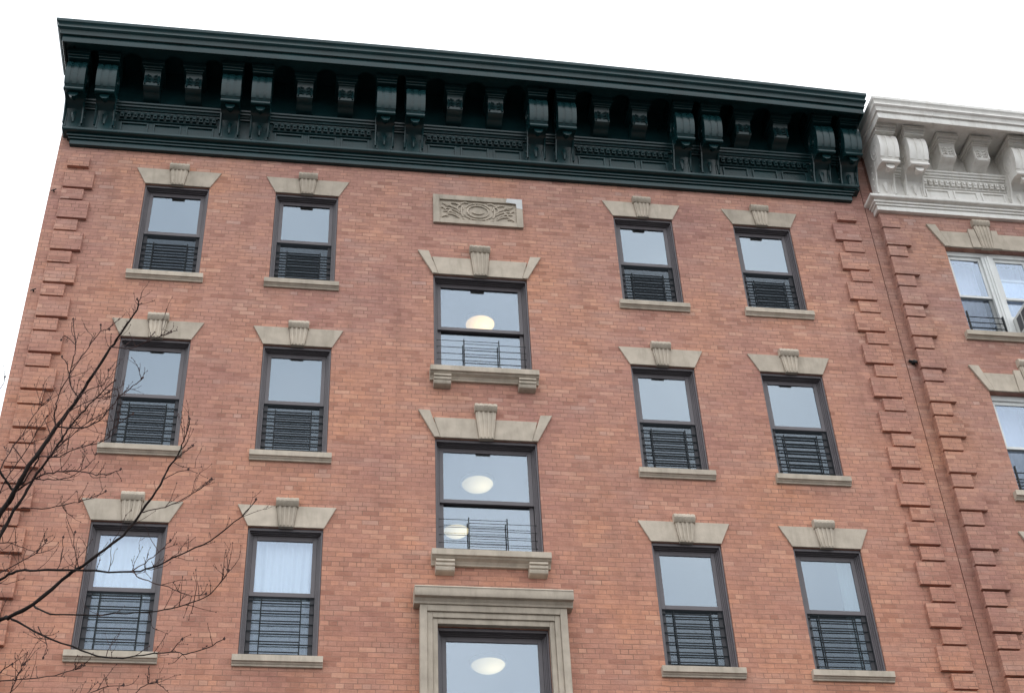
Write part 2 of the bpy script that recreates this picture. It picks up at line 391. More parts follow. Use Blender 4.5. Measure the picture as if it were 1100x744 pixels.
def keystone(parent, xc, zt, wt, wb, top, mat, d=.075, base_d=.0):
    """tapered key block with a fluted scroll on its head"""
    b = MB(); zs = top-.125
    ws = wb+(wt-wb)*((zs+.012)/(top+.012))
    b.prism_xz([(xc-wb, zt-.012), (xc+wb, zt-.012), (xc+ws, zt+zs), (xc-ws, zt+zs)], -d*.62-base_d, .005)
    nf = 4
    for k in range(nf):   # raised flutes
        t = (k+.5)/nf*2-1
        b.prism_xz([(xc+t*wb-.010, zt+.0), (xc+t*wb+.010, zt+.0), (xc+t*ws*.95+.014, zt+zs-.005), (xc+t*ws*.95-.014, zt+zs-.005)], -d*.62-base_d-.010, -d*.62-base_d+.001)
    # scroll head : horizontal rolls, scalloped along x
    segs = 15; arc = [(0, zs-.0), (d*.75+base_d, zs-.004), (d*1.05+base_d, zs+.02), (d*1.22+base_d, zs+.055), (d*1.15+base_d, zs+.09), (d*.9+base_d, zs+.115), (d*.5+base_d, zs+.125), (0, zs+.125)]
    wsc = wt*1.0
    prev = None
    for k in range(segs+1):
        t = k/segs; x = xc-wsc+2*wsc*t; sc_ = 1+.10*abs(math.sin(t*math.pi*5))
        row = []
        for dd, zz in arc:
            row.append(len(b.v)); b.v.append((x, -dd*sc_ if dd > 0 else .004, zt+zz))
        if prev:
            for j in range(len(arc)-1): b.f.append((prev[j], row[j], row[j+1], prev[j+1]))
        else: b.f.append(tuple(reversed(row)))
        prev = row
    b.f.append(tuple(prev))
    return b.build('keystone', mat, parent, angle=28)

def joint(b, p0, p1, y, w=.006):
    """thin dark joint strip"""
    dx, dz = p1[0]-p0[0], p1[1]-p0[1]; L = math.hypot(dx, dz); nx, nz = -dz/L*w, dx/L*w
    b.quad((p0[0]-nx, y, p0[1]-nz), (p1[0]-nx, y, p1[1]-nz), (p1[0]+nx, y, p1[1]+nz), (p0[0]+nx, y, p0[1]+nz))

def flat_lintel(parent, xc, zt, mat=None):
    mat = mat or M['stone']
    b = MB(); bw, tw, h = W+.004, .631, .315; kb, kt = .092, .128
    b.prism_xz([(xc-bw, zt), (xc-kb-.004, zt), (xc-kt-.002, zt+h), (xc-tw, zt+h)], -.022, .002)
    b.prism_xz([(xc+kb+.004, zt), (xc+bw, zt), (xc+tw, zt+h), (xc+kt+.002, zt+h)], -.022, .002)
    b.box(xc-kb-.006, xc+kb+.006, -.015, .0015, zt+.001, zt+h-.002)
    l = b.build('lintel', mat, parent, smooth=False, bevel=.006)
    keystone(l, xc, zt, .145, .092, .412, mat, .085)
    return l
def sill(parent, xc, zs, half, mat=None):
    mat = mat or M['stone']
    b = MB(); b.prism_yz([(-.10, zs+.012), (.078, zs+.0), (.078, zs-.082), (.058, zs-.086), (.05, zs-.10), (.035, zs-.112), (.03, zs-.132), (-.10, zs-.132)], xc-half, xc+half)
    # returned profile ends
    return b.build('sill', mat, parent, smooth=False, bevel=.005)

for r in range(3):
    for ci, x in enumerate(COLX):
        zt = ZT-r*F; h = ROWH[r]
        gt = [1.07, 1.04, .955][r]+R.uniform(-.012, .012)
        scr = [M['screen1'], M['screen2'], M['screen2']][r]
        if r == 2 and ci > 1: scr = M['screen2']
        gk = dict(rad=[.0110, .0105, .0085][r], pitch=[.118, .122, .140][r]+R.uniform(-.006, .006), off=.035 if (r, ci) not in ((1, 3), (0, 0)) else .012)
        w_ = window(bld, x, zt, W, h, M['frame'], M['glassn'] if (r == 2 and ci < 2) else M['glass'], scr, .245, gt, .09, .492, gkw=gk)
        flat_lintel(bld, x, zt)
        sill(bld, x, zt-h, .539)
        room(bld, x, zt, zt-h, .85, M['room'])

# ---- centre bay
def splay_lintel(parent, xc, zt, bw, tw, hi, lo, y=0.0, d=.028, kb=.10, kt=.155, ktop=.56, mat=None, cut=.18):
    mat = mat or M['stone']
    b = MB()
    for s in (-1, 1):
        P = lambda pts: [(xc+s*px, zt+pz) for px, pz in (pts if s > 0 else pts[::-1])]
        xi_t = tw-cut; xi_b = bw-cut*.42
        # outer splayed voussoir (taller)
        b.prism_xz(P([(xi_b, 0), (bw, 0), (tw, hi), (xi_t+.015, hi-.005)]), y-d-.008, y+.002)
        zl = lo; xm = xi_b+(xi_t-xi_b)*(zl/hi)
        b.prism_xz(P([(kb+.004, 0), (xi_b-.006, 0), (xm-.004, zl), (kt-.01, zl)]), y-d, y+.002)
    b.box(xc-bw+.01, xc+bw-.01, y-d+.01, y+.0015, zt+.001, zt+lo-.003)
    l = b.build('lintel', mat, parent, smooth=False, bevel=.006)
    k = keystone(l, xc, zt, kt, kb, ktop, mat, .10)
    if y: k.location = (0, y, 0)
    return l
for r in range(3):
    zt = ZT+CZ[r]; h = CH[r]; w_ = CW[r]
    window(bld, 0, zt, w_, h, M['frame'], M['glassc'], None, .255, 1.13 if r != 1 else 1.19, .11, .50, .075, gkw=dict(pitch=.118, rad=.0042, off=.045), guardon=(r < 2))
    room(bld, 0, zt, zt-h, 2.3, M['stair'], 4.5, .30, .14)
    if r < 2:
        splay_lintel(bld, 0, zt, .712, .935, .445, .33)
        zs = zt-h
        b = MB(); b.prism_yz([(-.11, zs+.014), (.155, zs+.0), (.155, zs-.088), (.13, zs-.092), (.115, zs-.11), (.07, zs-.135), (.045, zs-.165), (.04, zs-.185), (-.01, zs-.185)], -.772, .772)
        si = b.build('sill', M['stone'], bld, smooth=False, bevel=.006)
        for s in (-1, 1):
            xa = s*.60
            q = MB(); q.prism_yz([(0, zs-.145), (.145, zs-.145), (.145, zs-.175), (.12, zs-.18), (.13, zs-.20), (.128, zs-.225), (.108, zs-.235), (.115, zs-.25), (.105, zs-.285), (.08, zs-.30), (0, zs-.31)], xa-.122, xa+.122)
            q.build('bracket', M['stone'], si, bevel=.004)
# door-like surround of the lowest centre window
zt = ZT+CZ[2]
b = MB()
def arch_ring(b, xo, xi, zto, zti, y0, zb):
    b.box(-xo, -xi, y0, .001, zb, zto); b.box(xi, xo, y0, .001, zb, zto); b.box(-xi, xi, y0, .001, zti, zto)
zb = zt-CH[2]-.02
arch_ring(b, .925, .835, zt+.235, zt+.150, -.125, zb)
arch_ring(b, .834, .765, zt+.149, zt+.075, -.098, zb)
arch_ring(b, .764, .701, zt+.074, zt+.002, -.074, zb)
sur = b.build('window_surround', M['stone'], bld, smooth=False, bevel=.006)
b = MB(); b.prism_yz([(0, zt+.236), (.145, zt+.236), (.155, zt+.262), (.17, zt+.275), (.185, zt+.295), (.235, zt+.302), (.24, zt+.315), (.245, zt+.36), (.245, zt+.41), (.255, zt+.42), (.24, zt+.44), (0, zt+.47)], -1.0, 1.0)
b.build('surround_hood', M['stone'], sur, bevel=.004, angle=25)
b = MB(); b.prism_yz([(-.11, zb+.02), (.15, zb+.0), (.15, zb-.12), (0, zb-.14)], -1.0, 1.0); b.build('sill', M['stone'], sur, smooth=False, bevel=.006)

# ---- carved plaque
px0, px1, pz0, pz1 = -.697, .700, ZT-.418, ZT+.176
b = MB(); b.box(px0, px1, -.012, .001, pz0, pz1)
ring(b, px0, px1, pz0, pz1, .10, -.045, -.011, .10, .08)
pl = b.build('carved_plaque', M['stone'], bld, smooth=False, bevel=.006)
cz = (pz0+.08+pz1-.10)/2; b = MB()
def curl(pts, r=.013, y=-.024):
    n = len(pts); b.tube([(p[0], y, cz+p[1]) for p in pts], [r*(.55+.45*math.sin(math.pi*(k+.5)/n)) for k in range(n)], 6)
def ell(cx, c, rx, rz, a0, a1, n=16): return [(cx+rx*math.cos(a0+(a1-a0)*k/n), c+rz*math.sin(a0+(a1-a0)*k/n)) for k in range(n+1)]
curl(ell(0, 0, .165, .125, 0, 6.28, 28), .016); curl(ell(0, .005, .205, .165, .4, 2.74, 18), .013); curl(ell(0, -.01, .23, .165, 3.5, 5.9, 18), .014)
curl(ell(0, .01, .10, .06, 3.4, 6.0, 10), .012)
for s in (-1, 1):
    curl([(s*x, z) for x, z in ell(.225, .0, .035, .12, -1.5, 1.5)], .013)
    curl([(s*x, z) for x, z in ell(.275, .05, .045, .06, -1.2, 3.6)], .012)
    for k, (xa, za, xb, zb2, bend) in enumerate([(.28, -.02, .50, .085, .04), (.27, -.06, .53, .03, .03), (.30, -.11, .54, -.03, .035), (.26, .10, .42, .15, .02), (.29, -.15, .50, -.09, .03),
                                                (.44, .12, .55, .15, -.02), (.46, -.13, .56, -.15, .02), (.40, .0, .47, -.06, .02), (.36, .06, .43, .12, -.02), (.15, .165, .27, .14, .02), (.10, -.175, .24, -.16, -.02), (.50, .0, .57, .05, .02)]):
        n = 8; pts = []
        for q in range(n+1):
            t = q/n; pts.append((s*(xa+(xb-xa)*t), za+(zb2-za)*t+bend*math.sin(math.pi*t)*(1 if q % 2 else 1.25)))
        curl(pts, .015)
for k in range(7): b.blob((-.12+.04*k, -.026, cz+.148+.01*math.sin(k*1.5)), .016)
b.build('relief', M['stone'], pl, angle=50)
b = MB(); b.prism_xz([(px1-.26, pz1-.085), (px1-.10, pz1-.105), (px1-.095, pz1-.20), (px1-.002, pz1-.21), (px1-.002, pz1-.002), (px1-.24, pz1-.002)], -.049, -.0455)
b.build('cement_patch', M['patch'], pl, smooth=False)

# ------------------------------------------------------------------ cornices
CROWN = [(0, 2.38), (.745, 2.38), (.75, 2.10), (.865, 2.10), (.865, 2.02), (.892, 2.012), (.898, 2.025), (.898, 2.135), (.935, 2.142), (.938, 2.158), (.930, 2.166), (.934, 2.19), (.952, 2.222), (.978, 2.236), (.990, 2.250), (.990, 2.270), (.976, 2.282), (.972, 2.292), (.980, 2.315),
         (.998, 2.338), (1.012, 2.348), (1.016, 2.358), (1.016, 2.405), (0, 2.49)]
BAND = [(0, .67), (.07, .67), (.072, .676), (.072, .757), (.066, .763), (.098, .765), (.10, .771), (.10, .795), (.094, .801), (.126, .803), (.128, .809), (.128, .838), (.122, .846), (.17, .850), (.19, .856), (.20, .868), (.20, .905), (.19, .915), (0, .935)]
STEPS = [(0, 1.40), (.125, 1.40), (.13, 1.425), (.155, 1.43), (.155, 1.462), (.185, 1.468), (.19, 1.50), (.215, 1.505), (.22, 1.535), (.20, 1.56), (.12, 1.60), (0, 1.60)]

def console_proto(parent, mat, w):
    b = MB(); hw = w/2
    prof = [(0, .928), (.15, .928), (.152, 1.08), (.162, 1.20), (.195, 1.29), (.27, 1.35), (.38, 1.375), (.47, 1.365), (.515, 1.335), (.555, 1.33), (.568, 1.345), (.565, 1.375), (.535, 1.39), (.535, 1.405),
            (.56, 1.44), (.60, 1.52), (.625, 1.61), (.635, 1.70), (.632, 1.79), (.612, 1.865), (.575, 1.92), (.53, 1.95), (0, 1.95)]
    b.prism_yz(prof, -hw, hw)
    roll = prof[14:22]
    for xa, xb in ((-hw-.004, -hw+.07), (-.035, .035), (hw-.07, hw+.004)):    # broad ribs on the roll
        b.prism_yz([(p[0]+.012, p[1]) for p in roll]+[(.5, 1.94), (.5, 1.46)], xa, xb)
    # raised panel on the shaft and a pendant drop below the lip
    for xa, xb in ((-hw+.015, -hw+.045), (hw-.045, hw-.015)): b.prism_yz([(.14, .935), (.165, .935), (.168, 1.08), (.178, 1.20), (.15, 1.20)], xa, xb)
    b.tube([(0, -.50, 1.31), (0, -.44, 1.305), (0, -.36, 1.33)], [.075, .06, .03], 10)
    b.tube([(0, -.17, 1.21), (0, -.178, 1.13), (0, -.168, 1.03)], [.045, .03, .012], 8)
    # scroll relief on both sides
    for s in (-1, 1):
        xs = s*(hw-.008); pts = []
        for k in range(26):
            a = 1.9+k*.42; rr = .175*(1-k/30.0); pts.append((xs, -(.42+rr*math.cos(a)*.95), 1.70+rr*math.sin(a)*1.15))
        b.tube(pts, [.017]*26, 5)
        pts = [(xs, -(.30-.12*t+.02*math.sin(t*6)), 1.55-.56*t) for t in [q/10 for q in range(11)]]
        b.tube(pts, [.016]*11, 5)
        for q in range(5): b.blob((xs, -(.10+.02*q), 1.06+.13*q), .024, .045)
    c = b.build('console', mat, parent, (0, 0, 0), angle=30)
    b = MB(); b.box(-hw-.012, hw+.012, -.645, 0, 1.952, 1.985); b.box(-hw-.018, hw+.018, -.67, 0, 1.986, 2.03); b.box(-hw-.03, hw+.03, -.70, 0, 2.031, 2.098)
    b.build('console_cap', mat, c, smooth=False, bevel=.006)
    return c
def modillion_proto(parent, mat, w):
    b = MB(); hw = w/2
    prof = [(0, 1.60), (.20, 1.61), (.27, 1.64), (.33, 1.665), (.40, 1.67), (.44, 1.69), (.455, 1.73), (.45, 1.80), (.46, 1.87), (.485, 1.93), (.50, 1.955), (0, 1.955)]
    b.prism_yz(prof, -hw, hw)
    for s in (-1, 1): b.box(s*(hw-.02)-.012, s*(hw-.02)+.012, -.468, -.40, 1.70, 1.93)
    for q in range(3):
        for s in (-1, 1): b.tube([(s*.02, -.462, 1.74+.06*q), (s*.07, -.472, 1.765+.06*q), (s*.085, -.462, 1.735+.06*q)], [.014, .016, .010], 6)
    c = b.build('modillion', mat, parent, (0, 0, 0), angle=30)
    b = MB(); b.box(-hw-.01, hw+.01, -.53, 0, 1.957, 1.98); b.box(-hw-.03, hw+.03, -.56, 0, 1.981, 2.02); b.box(-hw-.055, hw+.055, -.60, 0, 2.021, 2.098)
    b.build('modillion_cap', mat, c, smooth=False, bevel=.005)
    return c

def cornice(parent, y0, z0, crown_l, crown_r, band_l, band_r, fr0, fr1, pairs, half_gap, cw, mods, mat, drop, back, bays, coffers=True):
    root = (0, y0, z0)
    b = MB(); b.mould(CROWN, crown_l, crown_r, back-y0, drop, 48)
    c = b.build('cornice', mat, parent, root, angle=28)
    b = MB(); b.mould(BAND, band_l, band_r, back-y0, lambda x, d: 0, 2); b.build('architrave_band', mat, c, angle=24)
    b = MB(); b.box(fr0, fr1, -.10, 0, .93, 2.37); b.build('frieze', mat, c, smooth=False)
    b = MB(); b.prism_yz(STEPS, fr0-.01, fr1+.01); b.build('frieze_moulding', mat, c, smooth=False, bevel=.003)
    for x0, x1 in bays:
        b = MB(); n = int(round((x1-x0)/.098)); pt = (x1-x0)/n
        b.prism_yz([(.09, 1.375), (.12, 1.375), (.12, 1.398), (.09, 1.398)], x0, x1)
        for k in range(n):
            xa = x0+(k+.5)*pt; b.box(xa-.030, xa+.030, -.165, -.098, 1.255, 1.374)
            b.box(xa-.016, xa+.016, -.185, -.16, 1.29, 1.345)
        b.prism_yz([(.09, 1.215), (.125, 1.22), (.135, 1.235), (.12, 1.252), (.09, 1.252)], x0, x1)
        b.build('dentil_course', mat, c, smooth=False)
        b = MB(); q = (x1-x0)/3
        for k in range(3): ring(b, x0+k*q+.035, x0+(k+1)*q-.035, .965, 1.185, .028, -.125, -.099)
        b.build('frieze_panels', mat, c, smooth=False, bevel=.003)
    # soffit plate with round-fronted coffers between the brackets
    els = sorted([(xc+s*half_gap, cw/2+.012) for xc in pairs for s in (-1, 1)]+[(x, cw/2-.02) for x in mods])
    b = MB(); Z = lambda x, y: 2.101+drop(x, -y)
    def flat(xa, xb, ya, yb):
        b.quad((xa, ya, Z(xa, ya)), (xa, yb, Z(xa, yb)), (xb, yb, Z(xb, yb)), (xb, ya, Z(xb, ya)))
    cur = fr0
    for (xa, wa), (xb, wb) in zip(els, els[1:]):
        g0, g1 = xa+wa+.015, xb-wb-.015
        if g1-g0 < .08 or not coffers: continue
        flat(cur, g0, -.748, -.09); cur = g1
        n = 14; rx = (g1-g0)/2; xm = (g0+g1)/2; ry = min(.26, rx*1.3); pv = None
        for k in range(n+1):
            u = -1+2*k/n; x = xm+rx*u; y = -(.69-ry)-ry*math.sqrt(max(0, 1-u*u))
            if pv:
                b.quad((pv[0], -.748, Z(pv[0], -.748)), (pv[0], pv[1], Z(*pv)), (x, y, Z(x, y)), (x, -.748, Z(x, -.748)))
                b.quad((pv[0], pv[1], Z(*pv)), (pv[0], pv[1], 2.37), (x, y, 2.37), (x, y, Z(x, y)))
            pv = (x, y)
        for x in (g0, g1): b.quad((x, -(.69-ry), Z(x, -.5)), (x, -.09, Z(x, -.09)), (x, -.09, 2.37), (x, -(.69-ry), 2.37))
    flat(cur, fr1, -.748, -.09)
    b.build('soffit', mat, c, smooth=False)
    cp = mp = None
    for xc in pairs:
        for s in (-1, 1):
            x = xc+s*half_gap; dz = drop(x, .62)
            if not cp: cp = console_proto(c, mat, cw); cp.location = (x, 0, dz)
            else: clone(cp, c, (x, 0, dz))
    for x in mods:
        dz = drop(x, .5)
        if not mp: mp = modillion_proto(c, mat, cw-.045); mp.location = (x, 0, dz)
        else: clone(mp, c, (x, 0, dz))
    return c
# the old sheet-metal crown sags a little towards its right end
drop1 = lambda x, d: -.0030*max(0, x+2.2)**2*min(1, max(0, d)/1.0)*.9+.03*min(1, d)
pairs = [-6.01, -3.655, -1.245, 1.185, 3.59, 5.945]
mods = []
mods = [-5.12, -4.485, -2.756, -2.107, -.374, .286, 2.03, 2.66, 4.40, 5.04]
bays = [((pairs[i])+.43, (pairs[i+1])-.43) for i in range(5)]
cornice(bld, 0, ZT, lambda d: -(5.58+d), lambda d: 5.84+.57*d, lambda d: -(6.175+d), lambda d: 6.14+.8*d, -6.30, 6.32, pairs, .232, .29, mods, M['green'], drop1, 0, bays)

# ------------------------------------------------------------------ neighbouring building
nb = empty('brick_building', (6.415, 0, 0), 'neighbouring brick building at the right edge with off-white cornice and white windows', 'building')
OX = -6.415      # vertices in world coordinates, shifted by the base
def shift(o):
    o.location = (o.location[0]+OX, o.location[1], o.location[2]); return o
NY = -.10; NX0 = 6.575; NXc = 8.27; NXE = 14.4
NW = .72; NH = [1.79]*3; NZ = [-.27, -.27-2.895, -.27-2*2.895]
nh = []
ncols = [NXc]
for r in range(3): nh.append((NXc-NW, NXc+NW, ZT+NZ[r]-NH[r], ZT+NZ[r]))
b = wall_mesh(NX0, NXE, -.1, ZT+1.82, NY, nh, .34)
b.quad((NX0, .0, -.1), (NX0, NY, -.1), (NX0, NY, ZT+1.82), (NX0, .0, ZT+1.82))
b.quad((6.418, .0, -.1), (NX0, .0, -.1), (NX0, .0, ZT+2.05), (6.418, .0, ZT+2.05))
b.quad((6.418, YB, -.1), (6.418, 0, -.1), (6.418, 0, ZT+1.82), (6.418, YB, ZT+1.82)); b.quad((NXE, NY, -.1), (NXE, YB, -.1), (NXE, YB, ZT+1.82), (NXE, NY, ZT+1.82))
b.quad((NXE, YB, -.1), (6.418, YB, -.1), (6.418, YB, ZT+1.82), (NXE, YB, ZT+1.82))
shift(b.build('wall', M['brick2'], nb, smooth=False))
b = MB(); b.box(6.45, NXE-.02, .02, YB-.02, ZT+1.821, ZT+1.95); shift(b.build('roof', M['roof'], nb, smooth=False))
zqn = lambda k: ZT-.345-.6195*k
def quoins_n():
    wp = MB(); wp.box(0, .41, -.068, .001, 0, .345); np_ = MB(); np_.box(0, .305, -.068, .001, 0, .207)
    pw = wp.build('quoin', M['brick2'], nb, (6.545+OX, NY, zqn(0)), smooth=False, bevel=.005)
    pn = np_.build('quoin', M['brick2'], nb, (6.545+OX, NY, zqn(0)+.37), smooth=False, bevel=.005)
    for k in range(15):
        if k: clone(pw, nb, (6.545+OX, NY, zqn(k)))
        clone(pn, nb, (6.545+OX, NY, zqn(k)-.245))
quoins_n()
b = MB(); b.tube([(6.52, .0, ZT-2.63), (6.52, -.05, ZT-2.63)], [.034, .03], 10); b.tube([(6.52, -.045, ZT-2.63), (6.55, -.09, ZT-2.67)], [.028, .022], 8)
b.tube([(6.45, -.02, ZT-2.60), (6.50, -.03, ZT-2.62)], [.02, .02], 8); shift(b.build('pipe_stub', M['black'], nb))
drop2 = lambda x, d: (-.055-.035*max(0, min(3, x-6.46)))*min(1, max(0, d))
npairs = [6.975, 9.30, 11.62, 13.95]
nmods = []
for i in range(3):
    m_ = (npairs[i]+npairs[i+1])/2; nmods += [m_-.295, m_+.295]
nbays = [(npairs[i]+.43, npairs[i+1]-.43) for i in range(3)]
c = cornice(nb, NY, ZT-.27, lambda d: 6.46+.62*(1.0-d), lambda d: NXE+.0*d, lambda d: 6.61-d, lambda d: NXE, 6.60, NXE-.01, npairs, .25, .315, nmods, M['white'], drop2, .0, nbays, False)
shift(c)
# sheet joints on the white cornice
b = MB()
for x in (7.47, 9.9, 12.3):
    b.mould([(p[0]+.006, p[1]) for p in CROWN[5:-1]]+[(.875, 2.42), (.875, 2.03)], lambda d: x-.008, lambda d: x+.008, -.86, drop2, 1)
shift_seam = b.build('crown_seam', M['white'], c, smooth=False)

def nwindow(r):
    zt = ZT+NZ[r]; h = NH[r]; zb = zt-h; yf = NY+.09
    f = MB()
    ring(f, NXc-NW+.002, NXc+NW-.002, zb+.001, zt-.002, .055, yf, yf+.16, .09, .05)
    f.box(NXc-.10, NXc+.10, yf-.01, yf+.15, zb+.05, zt-.095); f.box(NXc-.055, NXc+.055, yf-.03, yf-.01, zb+.05, zt-.095); f.box(NXc-.02, NXc+.02, yf-.045, yf-.03, zb+.05, zt-.095)
    win = f.build('window', M['wframe'], nb, smooth=False, bevel=.006)
    for s in (-1, 1):
        a0, a1 = (NXc-NW+.057, NXc-.102) if s < 0 else (NXc+.102, NXc+NW-.057)
        zm = zt-.09-(h-.14)*.5
        q = MB(); ring(q, a0, a1, zm-.03, zt-.092, .045, yf+.03, yf+.065, .06, .045); q.build('upper_sash', M['wframe'], win, smooth=False, bevel=.004)
        q = MB(); zl = zb+.052 + (.42 if (s > 0 and r == 0) else 0)
        ring(q, a0, a1, zl, zm+.02+(.42 if (s > 0 and r == 0) else 0), .045, yf+.07, yf+.105, .045, .06); q.build('lower_sash', M['wframe'], win, smooth=False, bevel=.004)
        q = MB(); q.box(a0+.04, a1-.04, yf+.045, yf+.049, zm, zt-.14); q.build('pane', M['glassn'], win, smooth=False)
        q = MB(); q.box(a0+.04, a1-.04, yf+.085, yf+.089, zl+.05, zm+(.42 if (s > 0 and r == 0) else 0)); q.build('pane', M['glassn'], win, smooth=False)
        if s < 0:
            q = MB(); q.quad((a0+.005, yf+.028, zb+.055), (a1-.005, yf+.028, zb+.055), (a1-.005, yf+.028, zm-.035), (a0+.005, yf+.028, zm-.035)); q.build('insect_screen', M['screen2'], win, smooth=False)
            q = MB()
            q.box(a0-.0, a0+.022, yf-.045, yf-.02, zb, zb+.50); q.box(a1+.01, a1+.032, yf-.045, yf-.02, zb, zb+.42)
            for k in range(4): q.tube([(a0-.02, yf-.033, zb+.06+.11*k), (a1+.03, yf-.033, zb+.06+.11*k)], [.008, .008], 6)
            q.build('window_guard', M['black'], win, angle=50)
    for o in [win]: shift(o)
    # stone lintel with raised centre block and splayed end voussoirs
    L = MB(); y = NY
    for s in (-1, 1):
        P = lambda pts: [(NXc+s*px, zt+pz) for px, pz in (pts if s > 0 else pts[::-1])]
        L.prism_xz(P([(.64, 0), (.722, 0), (.945, .462), (.785, .462), (.742, .33)]), y-.035, y+.002)
        L.prism_xz(P([(.255, 0), (.635, 0), (.737, .33), (.255, .33)]), y-.028, y+.002)
        L.prism_xz(P([(.10, 0), (.25, 0), (.25, .40), (.145, .40)]), y-.045, y+.002)
    L.box(NXc-.71, NXc+.71, y-.02, y+.0015, zt+.001, zt+.325)
    lo = L.build('lintel', M['stone'], nb, smooth=False, bevel=.006); shift(lo)
    k = keystone(lo, NXc, zt, .145, .095, .60 if r == 0 else .60, M['stone'], .085); k.location = (0, y, 0)
    q = MB(); q.prism_yz([(-.10, zb+.012), (.095, zb+.0), (.095, zb-.085), (.07, zb-.09), (.04, zb-.12), (.04, zb-.135), (-.1, zb-.135)], NXc-NW-.115, NXc+NW+.115)
    so = q.build('sill', M['stone'], nb, (0, y, 0), smooth=False, bevel=.005); shift(so)
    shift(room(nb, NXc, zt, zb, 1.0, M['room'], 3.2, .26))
for r in range(3): nwindow(r)

# ------------------------------------------------------------------ things in the windows
def curtain(x0, x1, z0, z1, y, mat, label, group=None, amp=.022, pleat=.11, sway=0.0):
    nx = max(16, int((x1-x0)/.012)); nz = 10; b = MB()
    ph = R.uniform(0, 6)
    w = x1-x0; h = z1-z0
    for side in (0, 1):
        base = len(b.v)
        for j in range(nz+1):
            t = j/nz
            for i in range(nx+1):
                u = i/nx
                yy = amp*math.sin(u*w/pleat*6.283+ph+.5*math.sin(t*3))*(1-.35*t)+.008*math.sin(u*w*40+t*4)+side*.003
                b.v.append((u*w+sway*(1-t)**2*(u-.5), yy, t*h))
        for j in range(nz):
            for i in range(nx):
                a = base+j*(nx+1)+i; q = (a, a+1, a+nx+2, a+nx+1); b.f.append(q if side == 0 else q[::-1])
    o = b.build('curtain', mat, None, (x0, y, z0), angle=80); tag(o, label, 'curtain', group); return o
z2 = ZT-2*F
curtain(COLX[0]-.40, COLX[0]+.40, z2-1.79, z2+.02, .26, M['curtain'], 'white sheer curtain behind the lowest window of the leftmost column', 'white curtains')
curtain(COLX[1]-.40, COLX[1]+.40, z2-1.79, z2+.02, .26, M['curtain'], 'white sheer curtain behind the lowest window of the second column from the left', 'white curtains')
curtain(COLX[3]+.20, COLX[3]+.41, z2-1.79, z2+.02, .26, M['curtain'], 'narrow white curtain edge at the right side of the lowest window in the fifth column', 'white curtains', pleat=.08)
curtain(NXc-NW+.02, NXc-.08, ZT+NZ[0]-1.75, ZT+NZ[0]+.02, .32, M['lilac'], 'pale lilac sheer curtain in the left half of the white top window', 'pale curtains next door')
curtain(NXc+.08, NXc+NW-.02, ZT+NZ[0]-1.05, ZT+NZ[0]+.02, .32, M['lilac'], 'pale curtain above the air conditioner in the white top window', 'pale curtains next door')
curtain(NXc-NW+.02, NXc-.08, ZT+NZ[1]-1.25, ZT+NZ[1]+.02, .32, M['lilac'], 'pale shade-like curtain in the left half of the lower white window', 'pale curtains next door', amp=.006)

def ceiling_light(x, y, z, rad, label, mat='lamp'):
    t = empty('ceiling_light', (x, y, z), label, 'ceiling light', 'round ceiling lights in the stairwell')
    b = MB(); n = 36; prof = [(0, -.095), (rad*.35, -.091), (rad*.65, -.073), (rad*.85, -.043), (rad*.94, -.008)]
    rings = []
    for rr, zz in prof[1:]:
        rings.append([len(b.v)+k for k in range(n)]); b.v += [(rr*math.cos(6.2832*k/n), rr*math.sin(6.2832*k/n), zz) for k in range(n)]
    c0 = len(b.v); b.v.append((0, 0, -.095))
    for k in range(n): b.f.append((c0, rings[0][(k+1) % n], rings[0][k]))
    for a, d in zip(rings, rings[1:]):
        for k in range(n): b.f.append((a[k], a[(k+1) % n], d[(k+1) % n], d[k]))
    b.build('lamp_shade', M[mat], t, angle=80)
    b = MB()
    rings = []
    for rr, zz in [(rad*.95, -.012), (rad*1.0, -.012), (rad*1.04, .0), (rad*1.04, .045), (rad*.7, .05)]:
        rings.append([len(b.v)+k for k in range(n)]); b.v += [(rr*math.cos(6.2832*k/n), rr*math.sin(6.2832*k/n), zz) for k in range(n)]
    for a, d in zip(rings, rings[1:]):
        for k in range(n): b.f.append((a[k], a[(k+1) % n], d[(k+1) % n], d[k]))
    b.build('rim', M['rim'], t, angle=40)
ceiling_light(.152, 1.20, ZT-1.36, .235, 'warm glowing round ceiling light behind the topmost centre window', 'lampw')
ceiling_light(.033, 1.21, ZT-4.32, .235, 'lit round ceiling light behind the upper pane of the middle centre window')
ceiling_light(-.13, 2.50, ZT-4.32, .20, 'lit round ceiling light behind the guard rails of the middle centre window')
ceiling_light(.09, 1.16, ZT-7.16, .235, 'lit round ceiling light in the lowest centre window with stone surround')

# air conditioner
ac = empty('air_conditioner', (8.62, NY, ZT+NZ[0]-NH[0]+.02), 'white boxy air conditioner sticking out of the white top window', 'air conditioner')
b = MB(); b.box(-.24, .24, -.33, .25, .0, .40); b.build('casing', M['acw'], ac, smooth=False, bevel=.015)
for y0_, y1_ in ((-.30, -.17), (-.14, -.01)):
    b = MB(); b.box(-.246, -.240, y0_, y1_, .06, .33)
    for k in range(11): b.box(-.252, -.246, y0_+.005, y1_-.005, .075+k*.0235, .083+k*.0235)
    b.build('side_grille', M['acg'], ac, smooth=False)
b = MB()
for k in range(12): b.box(-.20, .20, -.337, -.331, .05+k*.026, .062+k*.026)
b.build('rear_grille', M['acg'], ac, smooth=False)

